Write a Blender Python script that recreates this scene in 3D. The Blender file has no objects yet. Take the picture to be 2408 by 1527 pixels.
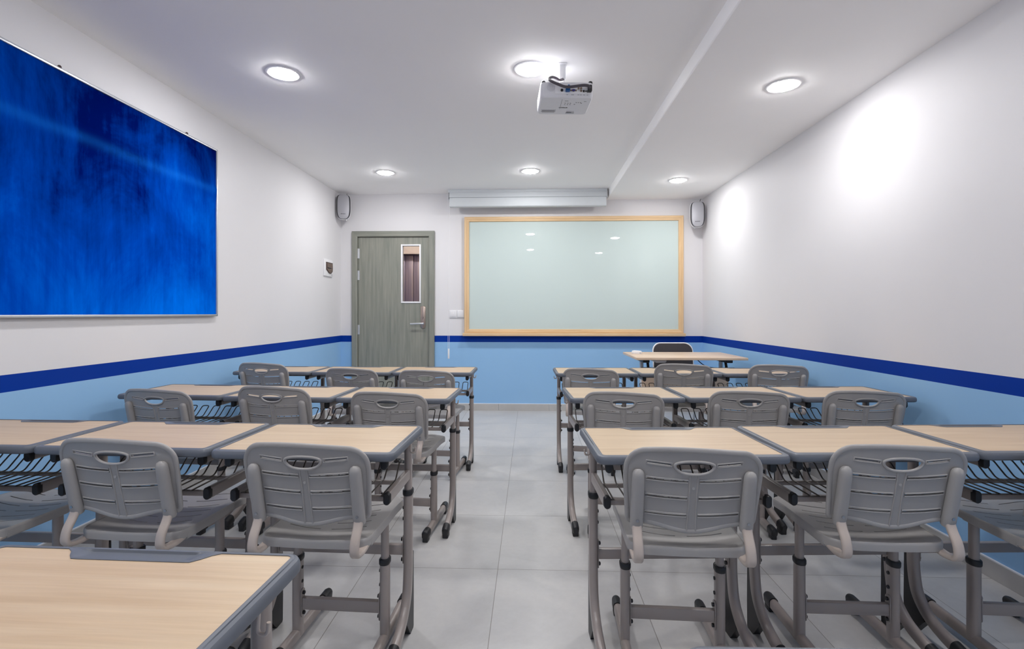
import bpy, bmesh, math, random
from mathutils import Vector, Matrix
from mathutils.geometry import delaunay_2d_cdt

scene = bpy.context.scene
COL = scene.collection
PI = math.pi
random.seed(4)

# ------------------------------------------------------------------ camera
FPX = 1175.0
cam_data = bpy.data.cameras.new('camera')
cam_data.sensor_width = 36.0
cam_data.lens = 36.0 * FPX / 2408.0
cam_data.shift_y = -26.5 / 2408.0
cam_data.clip_start = 0.02
cam = bpy.data.objects.new('camera', cam_data)
COL.objects.link(cam)
cam.location = (0, 0, 1.16)
cam.rotation_euler = (PI / 2, 0, 0.0366)
scene.camera = cam

# ------------------------------------------------------------------ world, exposure
world = bpy.data.worlds.new('world')
scene.world = world
world.use_nodes = True
world.node_tree.nodes['Background'].inputs[0].default_value = (0.9, 0.95, 1.0, 1)
world.node_tree.nodes['Background'].inputs[1].default_value = 0.05
scene.view_settings.view_transform = 'Standard'
scene.view_settings.look = 'None'
scene.view_settings.gamma = 1.0
scene.view_settings.use_curve_mapping = False
scene.view_settings.exposure = 0.24
LAMP = 200.0          # radiance of the ceiling lamp diffusers
scene.cycles.max_bounces = 14
scene.cycles.diffuse_bounces = 8
scene.cycles.caustics_reflective = False
scene.cycles.caustics_refractive = False
scene.cycles.sample_clamp_indirect = 6.0

# ------------------------------------------------------------------ materials
def lin(c):
    c = c / 255.0
    return c / 12.92 if c <= 0.04045 else ((c + 0.055) / 1.055) ** 2.4

def rgb(r, g, b):
    return (lin(r), lin(g), lin(b), 1.0)

class NT:
    def __init__(self, name):
        self.m = bpy.data.materials.new(name)
        self.m.use_nodes = True
        self.t = self.m.node_tree
        self.b = self.t.nodes['Principled BSDF']
    def n(self, kind, **kw):
        nd = self.t.nodes.new(kind)
        for k, v in kw.items():
            setattr(nd, k, v)
        return nd
    def l(self, a, b):
        self.t.links.new(a, b)
    def setin(self, sock, v):
        if hasattr(v, 'links'):
            self.l(v, sock)
        else:
            sock.default_value = v
    def math(self, op, a, b=None, c=None):
        nd = self.n('ShaderNodeMath', operation=op)
        self.setin(nd.inputs[0], a)
        if b is not None: self.setin(nd.inputs[1], b)
        if c is not None: self.setin(nd.inputs[2], c)
        return nd.outputs[0]
    def mix(self, fac, a, b):
        nd = self.n('ShaderNodeMix', data_type='RGBA')
        self.setin(nd.inputs[0], fac)
        self.setin(nd.inputs[6], a)
        self.setin(nd.inputs[7], b)
        return nd.outputs[2]
    def coord(self, scale=(1, 1, 1), rand=0.0):
        tc = self.n('ShaderNodeTexCoord')
        mp = self.n('ShaderNodeMapping')
        mp.inputs['Scale'].default_value = scale
        src = tc.outputs['Object']
        if rand:
            oi = self.n('ShaderNodeObjectInfo')
            va = self.n('ShaderNodeVectorMath', operation='ADD')
            r = self.math('MULTIPLY', oi.outputs['Random'], rand)
            self.l(src, va.inputs[0]); self.l(r, va.inputs[1])
            src = va.outputs[0]
        self.l(src, mp.inputs['Vector'])
        return mp.outputs[0]
    def noise(self, vec, scale, detail=4, rough=0.5, dist=0.0):
        nd = self.n('ShaderNodeTexNoise')
        self.l(vec, nd.inputs['Vector'])
        nd.inputs['Scale'].default_value = scale
        nd.inputs['Detail'].default_value = detail
        nd.inputs['Roughness'].default_value = rough
        nd.inputs['Distortion'].default_value = dist
        return nd.outputs['Fac']
    def ramp(self, fac, stops, interp='LINEAR'):
        nd = self.n('ShaderNodeValToRGB')
        nd.color_ramp.interpolation = interp
        els = nd.color_ramp.elements
        els[0].position, els[0].color = stops[0]
        els[1].position, els[1].color = stops[-1]
        for p, c in stops[1:-1]:
            e = els.new(p); e.color = c
        self.l(fac, nd.inputs[0])
        return nd.outputs[0]
    def bump(self, height, strength, dist=0.001):
        nd = self.n('ShaderNodeBump')
        nd.inputs['Strength'].default_value = strength
        nd.inputs['Distance'].default_value = dist
        self.l(height, nd.inputs['Height'])
        self.l(nd.outputs[0], self.b.inputs['Normal'])
    def fin(self, color=None, rough=0.5, metal=0.0, spec=0.5):
        if color is not None: self.setin(self.b.inputs['Base Color'], color)
        self.setin(self.b.inputs['Roughness'], rough)
        self.b.inputs['Metallic'].default_value = metal
        self.b.inputs['Specular IOR Level'].default_value = spec
        return self.m

def scaled(c, k):
    return (c[0] * k, c[1] * k, c[2] * k, 1)

def plain(name, color, rough=0.5, metal=0.0, var=0.04, scale=30.0, bump=0.0, bscale=400.0, spec=0.5):
    n = NT(name)
    v = n.coord()
    f = n.noise(v, scale, 3)
    c = n.ramp(f, [(0.25, scaled(color, 1 - var)), (0.75, scaled(color, 1 + var))])
    if bump:
        n.bump(n.noise(v, bscale, 2), bump, 0.0006)
    return n.fin(c, rough, metal, spec)

def wood(name, base, dark, light, axis=0, rand=7.0, rough=0.42, spec=0.4, fine=1.0):
    n = NT(name)
    lo, hi = 2.2 * fine, 42.0 * fine
    sc = [hi, hi, hi]; sc[axis] = lo
    v = n.coord(tuple(sc), rand)
    a = n.noise(v, 1.0, 5, 0.6, 0.4)
    sc2 = [160.0 * fine] * 3; sc2[axis] = 5.0 * fine
    b = n.noise(n.coord(tuple(sc2), rand), 1.0, 3, 0.6)
    c1 = n.ramp(a, [(0.28, dark), (0.5, base), (0.72, light)])
    c2 = n.ramp(b, [(0.3, scaled(base, 0.88)), (0.7, scaled(base, 1.1))])
    return n.fin(n.mix(0.4, c1, c2), rough, 0.0, spec)

WHITE = rgb(236, 234, 232)
def wall_material():
    n = NT('painted_wall')
    tc = n.n('ShaderNodeTexCoord')
    sx = n.n('ShaderNodeSeparateXYZ')
    n.l(tc.outputs['Object'], sx.inputs[0])
    z = sx.outputs['Z']
    v = n.coord()
    var = n.noise(v, 1.3, 3)
    white = n.ramp(var, [(0.3, rgb(221, 220, 222)), (0.7, rgb(224, 223, 225))])
    light = n.ramp(var, [(0.3, rgb(144, 187, 227)), (0.7, rgb(149, 191, 229))])
    navy = n.ramp(var, [(0.3, rgb(0, 50, 146)), (0.7, rgb(0, 55, 154))])
    g1 = n.math('GREATER_THAN', z, 0.8155)
    g2 = n.math('GREATER_THAN', z, 0.8915)
    c = n.mix(g2, n.mix(g1, light, navy), white)
    n.bump(n.noise(v, 260.0, 2), 0.06, 0.0006)
    return n.fin(c, 0.5, 0.0, 0.13)

def floor_material(name='grey_floor_tile', wallmode=False):
    n = NT(name)
    tc = n.n('ShaderNodeTexCoord')
    sx = n.n('ShaderNodeSeparateXYZ')
    n.l(tc.outputs['Object'], sx.inputs[0])
    def cell(s, off):
        return n.math('DIVIDE', n.math('ADD', s, off), 0.6)
    u = cell(sx.outputs['X'], 0.147 + 6.0)
    w = cell(sx.outputs['Y'], -2.26 + 6.0)
    def line(s):
        fr = n.math('FRACT', s)
        d = n.math('ABSOLUTE', n.math('SUBTRACT', fr, 0.5))
        return n.math('GREATER_THAN', d, 0.5 - 0.0022)
    grout = n.math('MAXIMUM', line(u), line(w))
    cmb = n.n('ShaderNodeCombineXYZ')
    n.l(n.math('FLOOR', u), cmb.inputs[0]); n.l(n.math('FLOOR', w), cmb.inputs[1])
    wn = n.n('ShaderNodeTexWhiteNoise'); n.l(cmb.outputs[0], wn.inputs[0])
    va = n.n('ShaderNodeVectorMath', operation='MULTIPLY_ADD')
    n.l(wn.outputs['Color'], va.inputs[0]); va.inputs[1].default_value = (9, 9, 9)
    n.l(tc.outputs['Object'], va.inputs[2])
    a = n.noise(va.outputs[0], 2.6, 6, 0.62, 0.8)
    b = n.noise(va.outputs[0], 38.0, 4, 0.6)
    c1 = n.ramp(a, [(0.3, rgb(175, 173, 171)), (0.5, rgb(187, 185, 183)), (0.7, rgb(198, 195, 191))])
    c2 = n.ramp(b, [(0.3, rgb(180, 182, 184)), (0.7, rgb(195, 197, 199))])
    c = n.mix(0.3, c1, c2)
    c = n.mix(grout, c, rgb(128, 124, 118))
    n.bump(n.math('MULTIPLY', grout, -1.0), 0.3, 0.001)
    rr = n.ramp(a, [(0.3, (0.30, 0.30, 0.30, 1)), (0.7, (0.42, 0.42, 0.42, 1))])
    return n.fin(c, rr, 0.0, 0.5)

def felt_material():
    n = NT('blue_felt')
    v = n.coord((1, 1, 1))
    a = n.noise(n.coord((1, 1.3, 0.9)), 1.6, 8, 0.66, 0.5)
    b = n.noise(n.coord((1, 22, 2.5)), 1.0, 5, 0.65)
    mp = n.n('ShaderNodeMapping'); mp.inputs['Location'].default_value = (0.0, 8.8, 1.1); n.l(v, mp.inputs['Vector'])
    big_shade = n.noise(mp.outputs[0], 0.55, 1, 0.4)  # broad patches offset to paint in shade at the top, light below
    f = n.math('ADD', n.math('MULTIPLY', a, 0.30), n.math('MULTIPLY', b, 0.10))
    f = n.math('ADD', f, n.math('MULTIPLY', big_shade, 0.60))
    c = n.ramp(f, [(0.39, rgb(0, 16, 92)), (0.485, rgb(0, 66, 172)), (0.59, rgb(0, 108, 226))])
    # light catching the crease of the cloth, painted in as a brighter band
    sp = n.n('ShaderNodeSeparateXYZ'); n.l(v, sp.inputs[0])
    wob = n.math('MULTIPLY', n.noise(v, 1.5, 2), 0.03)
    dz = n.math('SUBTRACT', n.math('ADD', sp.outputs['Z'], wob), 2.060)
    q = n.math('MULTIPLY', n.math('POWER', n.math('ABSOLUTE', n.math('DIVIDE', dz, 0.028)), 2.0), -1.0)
    fold_light = n.math('MULTIPLY', n.math('EXPONENT', q), n.math('ADD', n.math('MULTIPLY', a, 0.34), 0.02))
    c = n.mix(fold_light, c, rgb(30, 128, 236))
    n.bump(n.noise(v, 90.0, 4, 0.7), 0.25, 0.002)
    # the nap of the felt is brushed upwards, so the fibres face up and out of the wall
    g = n.n('ShaderNodeNewGeometry')
    up = n.n('ShaderNodeVectorMath', operation='ADD'); n.l(g.outputs['Normal'], up.inputs[0]); up.inputs[1].default_value = (0.0, 0.0, 1.1)
    nz = n.n('ShaderNodeVectorMath', operation='NORMALIZE'); n.l(up.outputs[0], nz.inputs[0])
    for nd in n.t.nodes:
        if nd.bl_idname == 'ShaderNodeBump': n.l(nz.outputs[0], nd.inputs['Normal'])
    n.b.inputs['Sheen Weight'].default_value = 0.0
    n.b.inputs['Sheen Tint'].default_value = (0.05, 0.25, 0.9, 1)
    n.b.inputs['Sheen Roughness'].default_value = 0.4
    return n.fin(c, 0.9, 0.0, 0.0)

def emit(name, strength, color=(1, 0.985, 0.985, 1)):
    n = NT(name)
    n.b.inputs['Base Color'].default_value = (0.9, 0.9, 0.9, 1)
    n.b.inputs['Emission Color'].default_value = color
    n.b.inputs['Emission Strength'].default_value = strength
    return n.m

def glass_material():
    n = NT('clear_pane')
    out = n.t.nodes['Material Output']
    tr = n.n('ShaderNodeBsdfTransparent'); tr.inputs[0].default_value = (0.93, 0.95, 0.95, 1)
    gl = n.n('ShaderNodeBsdfGlossy'); gl.inputs['Roughness'].default_value = 0.03
    lw = n.n('ShaderNodeFresnel'); lw.inputs[0].default_value = 1.45
    mx = n.n('ShaderNodeMixShader')
    n.l(lw.outputs[0], mx.inputs[0]); n.l(tr.outputs[0], mx.inputs[1]); n.l(gl.outputs[0], mx.inputs[2])
    n.l(mx.outputs[0], out.inputs[0])
    return n.m

def panel_metal():
    n = NT('brushed_lift_panel')
    v = n.coord((30, 30, 0.8))
    f = n.noise(v, 1.0, 4, 0.6)
    c = n.ramp(f, [(0.3, rgb(122, 108, 122)), (0.55, rgb(164, 148, 156)), (0.75, rgb(192, 172, 162))])
    return n.fin(c, 0.4, 0.3)

M = {}
M['wall'] = wall_material()
M['ceiling'] = plain('ceiling_paint', rgb(249, 248, 248), 0.7, 0, 0.01, 2.0, 0.04, 220, 0.2)
M['floor'] = floor_material()
M['cove'] = plain('baseboard_tile', rgb(186, 184, 181), 0.35, 0, 0.05, 9)
M['plastic'] = plain('grey_chair_plastic', rgb(159, 156, 154), 0.40, 0, 0.02, 12, 0.05, 900, 0.5)
M['rim'] = plain('slate_edge_plastic', rgb(96, 101, 110), 0.42, 0, 0.03, 16, 0.06, 900, 0.4)
M['tube'] = plain('taupe_powder_coat', rgb(152, 142, 137), 0.30, 0.0, 0.02, 14, 0.04, 700, 0.6)
M['tube_light'] = plain('cream_powder_coat', rgb(186, 173, 164), 0.30, 0.0, 0.02, 14, 0.04, 700, 0.6)
M['black'] = plain('black_plastic', rgb(30, 30, 33), 0.45, 0, 0.06, 30)
M['wire'] = plain('basket_wire_metal', rgb(96, 90, 84), 0.32, 0.5, 0.03)
M['screw'] = plain('steel_screw', rgb(170, 170, 172), 0.25, 0.9, 0.02)
M['wood'] = wood('maple_laminate', rgb(196, 172, 142), rgb(180, 153, 121), rgb(208, 188, 160), 0, 7.0, 0.36, 0.5)
M['table_wood'] = wood('ash_laminate', rgb(214, 190, 165), rgb(190, 165, 142), rgb(228, 206, 184), 0, 0, 0.32, 0.5)
M['frame_wood'] = wood('oak_frame', rgb(222, 190, 148), rgb(206, 170, 126), rgb(232, 205, 166), 0, 0, 0.5, 0.3)
M['frame_wood_v'] = wood('oak_frame_upright', rgb(222, 190, 148), rgb(206, 170, 126), rgb(232, 205, 166), 2, 0, 0.5, 0.3)
M['door_wood'] = wood('grey_oak_door', rgb(138, 140, 131), rgb(112, 117, 110), rgb(162, 159, 147), 2, 0, 0.5, 0.3, 0.8)
M['door_wood_h'] = wood('grey_oak_header', rgb(138, 140, 131), rgb(112, 117, 110), rgb(162, 159, 147), 0, 0, 0.5, 0.3, 0.8)
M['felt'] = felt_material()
M['alu'] = plain('aluminium_trim', rgb(205, 208, 212), 0.3, 0.7, 0.02)
M['white'] = plain('white_plastic', rgb(232, 232, 234), 0.4, 0, 0.01)
M['offwhite'] = plain('white_housing', rgb(222, 222, 226), 0.38, 0, 0.01)
M['screen'] = plain('grey_screen_case', rgb(206, 211, 214), 0.5, 0, 0.01)
M['grille'] = plain('speaker_grille', rgb(168, 168, 174), 0.5, 0.2, 0.03, 300)
M['dark'] = plain('charcoal_plastic', rgb(48, 48, 52), 0.4, 0, 0.05)
M['mark'] = plain('printed_mark', rgb(92, 92, 98), 0.6, 0, 0.02)
M['ink'] = plain('dark_print', rgb(40, 40, 44), 0.6, 0, 0.02)
M['bluemark'] = plain('blue_print', rgb(60, 70, 130), 0.6, 0, 0.02)
M['smoke'] = plain('smoked_cover', rgb(112, 96, 88), 0.2, 0, 0.1, 60)
M['smoke_dark'] = plain('smoked_cover_edge', rgb(74, 58, 56), 0.25, 0, 0.1, 60)
M['glassboard'] = plain('frosted_glass_board', rgb(198, 212, 209), 0.012, 0, 0.008, 1.5, 0, 1, 0.5)
M['brass'] = plain('satin_steel', rgb(176, 160, 150), 0.28, 0.85, 0.03)
M['bluejack'] = plain('blue_connector', rgb(20, 92, 160), 0.4, 0, 0.03)
M['indigo'] = plain('violet_socket', rgb(72, 72, 140), 0.4, 0, 0.03)
M['socket'] = plain('metal_socket', rgb(150, 130, 112), 0.3, 0.8, 0.04)
M['lamp'] = emit('lamp_diffuser', LAMP)
M['lamp_mid'] = emit('lamp_diffuser_middle', LAMP * 1.08)
M['lamp_right'] = emit('lamp_diffuser_right', LAMP * 0.84)
M['corridor_fill'] = emit('corridor_fill_glow', 120.0, (1, 0.93, 0.86, 1))
M['pane'] = glass_material()
M['lift'] = panel_metal()
M['beige'] = plain('corridor_paint', rgb(190, 172, 162), 0.6, 0, 0.02)
M['leather'] = plain('black_leather', rgb(58, 54, 57), 0.45, 0, 0.06, 60, 0.2, 300)
M['chrome'] = plain('chrome', rgb(210, 212, 215), 0.12, 1.0, 0.01)
M['ribbon'] = plain('dark_cable_sheath', rgb(70, 64, 72), 0.4, 0, 0.03)

# ------------------------------------------------------------------ mesh tools
class MB:
    def __init__(self):
        self.v = []; self.f = []; self.mi = []
    def add(self, verts, faces, mi=0):
        o = len(self.v)
        self.v += [tuple(p) for p in verts]
        self.f += [tuple(i + o for i in fc) for fc in faces]
        self.mi += [mi] * len(faces)
        return self
    def ring_loft(self, rings, closed_path=False, caps=True, mi=0):
        n = len(rings[0]); vs = [p for r in rings for p in r]; fs = []
        m = len(rings)
        for i in range(m if closed_path else m - 1):
            a, b = i * n, ((i + 1) % m) * n
            for j in range(n):
                k = (j + 1) % n
                fs.append((a + j, a + k, b + k, b + j))
        if caps and not closed_path:
            fs.append(tuple(reversed(range(n))))
            fs.append(tuple(range((m - 1) * n, m * n)))
        return self.add(vs, fs, mi)
    def sweep(self, path, section, side=None, closed=False, caps=True, mi=0, scales=None):
        P = [Vector(p) for p in path]; m = len(P); rings = []
        ref = None
        for i in range(m):
            if closed:
                t = (P[(i + 1) % m] - P[i - 1]).normalized()
            else:
                t = (P[min(i + 1, m - 1)] - P[max(i - 1, 0)]).normalized()
            if side is not None:
                s = Vector(side); s = (s - s.dot(t) * t).normalized()
            else:
                if ref is None:
                    ref = Vector((0, 0, 1)) if abs(t.z) < 0.9 else Vector((1, 0, 0))
                s = (ref - ref.dot(t) * t).normalized(); ref = s
            nrm = t.cross(s)
            k = scales[i] if scales else 1.0
            rings.append([P[i] + s * a * k + nrm * b * k for a, b in section])
        return self.ring_loft(rings, closed, caps, mi)
    def box(self, c, s, r=0.0, mi=0, rot=None, seg=2):
        bm = bmesh.new()
        bmesh.ops.create_cube(bm, size=1.0)
        for v in bm.verts:
            v.co = Vector((v.co.x * s[0], v.co.y * s[1], v.co.z * s[2]))
        if r > 0:
            bmesh.ops.bevel(bm, geom=bm.edges[:], offset=min(r, min(s) * 0.49), segments=seg, affect='EDGES', profile=0.5)
        mt = rot.to_4x4() if rot is not None else Matrix.Identity(4)
        bm.verts.ensure_lookup_table()
        vs = [mt @ v.co + Vector(c) for v in bm.verts]
        idx = {v: i for i, v in enumerate(bm.verts)}
        fs = [tuple(idx[v] for v in f.verts) for f in bm.faces]
        bm.free()
        return self.add(vs, fs, mi)
    def cyl(self, c, r, h, axis='Z', n=20, r2=None, mi=0):
        r2 = r if r2 is None else r2
        c = Vector(c); rings = []
        for k, rr in ((-0.5, r), (0.5, r2)):
            ring = []
            for i in range(n):
                a = 2 * PI * i / n; x, y, z = rr * math.cos(a), rr * math.sin(a), k * h
                ring.append(c + (Vector((x, y, z)) if axis == 'Z' else Vector((z, x, y)) if axis == 'X' else Vector((y, z, x))))
            rings.append(ring)
        return self.ring_loft(rings, mi=mi)
    def lathe(self, c, prof, axis='Z', n=24, mi=0):
        c = Vector(c); rings = []
        for rr, k in prof:
            ring = []
            for i in range(n):
                a = 2 * PI * i / n; x, y, z = rr * math.cos(a), rr * math.sin(a), k
                ring.append(c + (Vector((x, y, z)) if axis == 'Z' else Vector((z, x, y)) if axis == 'X' else Vector((y, z, x))))
            rings.append(ring)
        return self.ring_loft(rings, mi=mi)
    def prism(self, outline, fn0, fn1, mi=0):
        """outline of 2D points; fn0 / fn1 place it as two end faces"""
        return self.ring_loft([[fn0(p) for p in outline], [fn1(p) for p in outline]], mi=mi)
    def build(self, name, mats, parent=None, angle=38, loc=None):
        me = bpy.data.meshes.new(name)
        me.from_pydata(self.v, [], self.f)
        bm = bmesh.new(); bm.from_mesh(me)
        bmesh.ops.recalc_face_normals(bm, faces=bm.faces[:])
        bm.to_mesh(me); bm.free()
        mats = mats if isinstance(mats, (list, tuple)) else [mats]
        for m in mats: me.materials.append(m)
        if len(mats) > 1:
            me.polygons.foreach_set('material_index', self.mi)
        me.shade_smooth()
        me.set_sharp_from_angle(angle=math.radians(angle))
        o = bpy.data.objects.new(name, me)
        COL.objects.link(o)
        if parent is not None: o.parent = parent
        if loc is not None: o.location = loc
        return o

def circ(r, n=10):
    return [(r * math.cos(2 * PI * i / n), r * math.sin(2 * PI * i / n)) for i in range(n)]

def oval(w, d, n=16):
    """stadium: w across, d along (d >= w)"""
    pts = []; r = w / 2; k = max(d / 2 - r, 0)
    for i in range(n):
        a = 2 * PI * i / n + PI / n
        x, y = r * math.cos(a), r * math.sin(a)
        pts.append((x, y + (k if y > 0 else -k)))
    return pts

def rrect(x0, x1, y0, y1, r, n=6):
    pts = []
    for cx, cy, a0 in ((x1 - r, y1 - r, 0), (x0 + r, y1 - r, 90), (x0 + r, y0 + r, 180), (x1 - r, y0 + r, 270)):
        for i in range(n + 1):
            a = math.radians(a0 + 90.0 * i / n)
            pts.append((cx + r * math.cos(a), cy + r * math.sin(a)))
    return pts

def fillet(pts, r, n=6):
    P = [Vector(p) for p in pts]; out = [P[0]]
    for i in range(1, len(P) - 1):
        a, b, c = P[i - 1], P[i], P[i + 1]
        d1, d2 = (a - b), (c - b)
        k = min(r, d1.length * 0.49, d2.length * 0.49)
        p, q = b + d1.normalized() * k, b + d2.normalized() * k
        for j in range(n + 1):
            t = j / n
            out.append(p * (1 - t) ** 2 + b * 2 * t * (1 - t) + q * t ** 2)
    out.append(P[-1])
    return out

def inside(p, poly):
    x, y = p; c = False; j = len(poly) - 1
    for i in range(len(poly)):
        xi, yi = poly[i]; xj, yj = poly[j]
        if (yi > y) != (yj > y) and x < (xj - xi) * (y - yi) / (yj - yi) + xi: c = not c
        j = i
    return c

def plate(mb, outline, holes, step, front, back):
    """thin curved plate: a 2D outline with holes, mapped to two surfaces and closed along every edge"""
    pts = []; edges = []
    for loop in [outline] + holes:
        o = len(pts); pts += [Vector(p) for p in loop]
        edges += [(o + i, o + (i + 1) % len(loop)) for i in range(len(loop))]
    xs = [p[0] for p in outline]; ys = [p[1] for p in outline]
    nx = int((max(xs) - min(xs)) / step) + 1; ny = int((max(ys) - min(ys)) / step) + 1
    loops = [outline] + holes
    for i in range(nx):
        for j in range(ny):
            p = (min(xs) + (i + 0.5) * step, min(ys) + (j + 0.5) * step)
            if not inside(p, outline) or any(inside(p, h) for h in holes): continue
            if any((q[0] - p[0]) ** 2 + (q[1] - p[1]) ** 2 < (step * 0.35) ** 2 for l in loops for q in l): continue
            pts.append(Vector(p))
    V, E_, F, *_ = delaunay_2d_cdt(pts, edges, [], 0, 1e-6)
    keep = []
    for f in F:
        c = sum((V[i] for i in f), Vector((0, 0))) / len(f)
        if inside(c, outline) and not any(inside(c, h) for h in holes): keep.append(tuple(f))
    n = len(V); cnt = {}
    for f in keep:
        for i in range(len(f)):
            e = (f[i], f[(i + 1) % len(f)])
            cnt[e] = 1
    fs = [f for f in keep] + [tuple(i + n for i in reversed(f)) for f in keep]
    for a, b in list(cnt):
        if (b, a) not in cnt: fs.append((b, a, a + n, b + n))
    mb.add([front(v) for v in V] + [back(v) for v in V], fs)

def empty(name, loc=(0, 0, 0), rz=0.0):
    o = bpy.data.objects.new(name, None)
    o.empty_display_size = 0.1
    COL.objects.link(o)
    o.location = loc; o.rotation_euler = (0, 0, rz)
    return o

def tag(o, label, cat, group=None):
    o['label'] = label; o['category'] = cat
    if group: o['group'] = group
    return o

def struct(o):
    o['kind'] = 'structure'
    return o

def copy_tree(o, parent=None):
    c = o.copy(); COL.objects.link(c)
    if parent is not None: c.parent = parent
    for ch in o.children: copy_tree(ch, c)
    return c

def text_mesh(s, size, name, mat, parent, matrix, depth=0.0004):
    cu = bpy.data.curves.new(name, 'FONT')
    cu.body = s; cu.size = size; cu.extrude = depth; cu.align_x = 'CENTER'; cu.align_y = 'CENTER'
    tmp = bpy.data.objects.new('tmp_text', cu); COL.objects.link(tmp)
    bpy.context.view_layer.update()
    me = bpy.data.meshes.new_from_object(tmp.evaluated_get(bpy.context.evaluated_depsgraph_get()))
    bpy.data.objects.remove(tmp); bpy.data.curves.remove(cu)
    me.name = name; me.transform(matrix)
    me.materials.clear(); me.materials.append(mat)
    o = bpy.data.objects.new(name, me); COL.objects.link(o)
    if parent is not None: o.parent = parent
    return o

# ------------------------------------------------------------------ room shell
XL, XR, YB, YF, ZC, ZS, XS = -2.283, 2.023, 5.952, -0.95, 2.592, 2.505, 0.90
T = 0.14
def slab(name, x0, x1, y0, y1, z0, z1, m):
    return struct(MB().box(((x0 + x1) / 2, (y0 + y1) / 2, (z0 + z1) / 2), (x1 - x0, y1 - y0, z1 - z0)).build(name, m))
slab('floor', XL - T, XR + T, YF - T, 7.6, -0.1, 0.0, M['floor'])
slab('wall_left', XL - T, XL, YF - T, YB + T, 0, ZC + 0.1, M['wall'])
slab('wall_right', XR, XR + T, YF - T, YB + T, 0, ZC + 0.1, M['wall'])
slab('wall_front', XL, XR, YF - T, YF, 0, ZC + 0.1, M['wall'])
DX0, DX1, DZ = -2.143, -1.146, 2.145        # door frame outer edges
bw = MB()
for x0, x1, z0, z1 in ((XL, DX0 + 0.02, 0, ZC + 0.1), (DX1 - 0.02, XR, 0, ZC + 0.1), (DX0 + 0.02, DX1 - 0.02, DZ - 0.02, ZC + 0.1)):
    bw.box(((x0 + x1) / 2, YB + T / 2, (z0 + z1) / 2), (x1 - x0, T, z1 - z0))
struct(bw.build('wall_back', M['wall']))
slab('ceiling', XL - T, XR + T, YF - T, YB + T, ZC, ZC + 0.1, M['ceiling'])
sf = MB()
sf.sweep([(0, YF, 0), (0, YB, 0)], [(XS, -ZC), (XR, -ZC), (XR, -ZS), (XS + 0.006, -ZS), (XS, -ZS - 0.006)], side=(1, 0, 0))
sf_o = struct(sf.build('beam', M['ceiling'], angle=20))
# tiled baseboards with a thin white cap
def baseboard(name, a, b, nrm):
    a, b, nrm = Vector(a), Vector(b), Vector(nrm)
    L = (b - a).length; d = (b - a).normalized(); mb = MB()
    n = max(1, int(L / 0.6)); off = 0.0
    k = 0.0
    while k < L - 1e-4:
        e = min(L, k + 0.6)
        c = a + d * ((k + e) / 2) + nrm * 0.005 + Vector((0, 0, 0.0395))
        s = Vector((abs(d.x) * (e - k - 0.0015) + abs(nrm.x) * 0.010, abs(d.y) * (e - k - 0.0015) + abs(nrm.y) * 0.010, 0.079))
        mb.box(c, s, 0.0008, 0, seg=1)
        k = e
    c = a + d * (L / 2) + nrm * 0.005 + Vector((0, 0, 0.0815))
    mb.box(c, (abs(d.x) * L + abs(nrm.x) * 0.010, abs(d.y) * L + abs(nrm.y) * 0.010, 0.005), 0, 1)
    return struct(mb.build(name, [M['cove'], M['white']]))
baseboard('baseboard_back', (XR, YB, 0), (DX1 + 0.001, YB, 0), (0, -1, 0))
baseboard('baseboard_left', (XL, YB, 0), (XL, YF, 0), (1, 0, 0))
baseboard('baseboard_right', (XR, YB, 0), (XR, YF, 0), (-1, 0, 0))

# ------------------------------------------------------------------ corridor behind the door
CY = 7.15
cw = MB()
cw.box((-1.7, CY + 0.14, 1.3), (1.6, 0.1, 2.6))
cw.box((-2.47, 6.6, 1.3), (0.06, 1.1, 2.6)); cw.box((-0.93, 6.6, 1.3), (0.06, 1.1, 2.6))
cw.box((-1.7, CY + 0.03, 2.28), (1.48, 0.14, 0.54))
cw.box((-1.7, CY - 0.045, 2.018), (1.48, 0.02, 0.016))
struct(cw.build('wall_corridor', M['beige']))
slab('ceiling_corridor', -2.5, -0.9, YB + T, 7.4, 2.6, 2.66, M['ceiling'])
dp = MB()
for i, x in enumerate([-2.4 + 0.118 * k for k in range(13)]):
    dp.box((x + 0.058, CY + (0.05 if i % 3 else 0.062), 1.0), (0.114, 0.03, 2.0), 0.004)
struct(dp.build('door_2', M['lift']))
cl = empty('corridor_fill_lamp', (-1.6, 6.55, 2.6)); tag(cl, 'small added lamp, out of sight, lighting the corridor behind the grey door window', 'ceiling light')  # unseen lamp added to light the corridor behind the door window
MB().lathe((0, 0, -0.012), [(0.10, 0), (0.11, 0.004), (0.11, 0.012)]).build('trim_ring', M['white'], cl)  # ring of the added, unseen corridor lamp
MB().cyl((0, 0, -0.014), 0.095, 0.004).build('diffuser', M['corridor_fill'], cl)  # glowing disc of the added, unseen corridor lamp

# ------------------------------------------------------------------ door
door = struct(empty('door_1', (0, YB, 0)))
FW = 0.066
fr = MB()
prof = [(0, -0.028), (FW - 0.008, -0.028), (FW, -0.022), (FW, 0.10), (0.02, 0.10), (0.02, 0.0), (0, 0.0)]
fr.prism(prof, lambda p: Vector((DX0 + p[0], p[1], 0)), lambda p: Vector((DX0 + p[0], p[1], DZ - p[0])))
fr.prism(prof, lambda p: Vector((DX1 - p[0], p[1], 0)), lambda p: Vector((DX1 - p[0], p[1], DZ - p[0])))
fr.build('door_frame', M['door_wood'], door, 20)
hd = MB().prism(prof, lambda p: Vector((DX0 + p[0], p[1], DZ - p[0])), lambda p: Vector((DX1 - p[0], p[1], DZ - p[0])))
hd.build('door_header', M['door_wood_h'], door, 20)
lx0, lx1, lz1 = DX0 + FW + 0.004, DX1 - FW - 0.004, DZ - FW - 0.005
wx0, wx1, wz0, wz1 = -1.538, -1.326, 1.297, 1.973
lf = MB(); ly, lt = 0.022, 0.044
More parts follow.
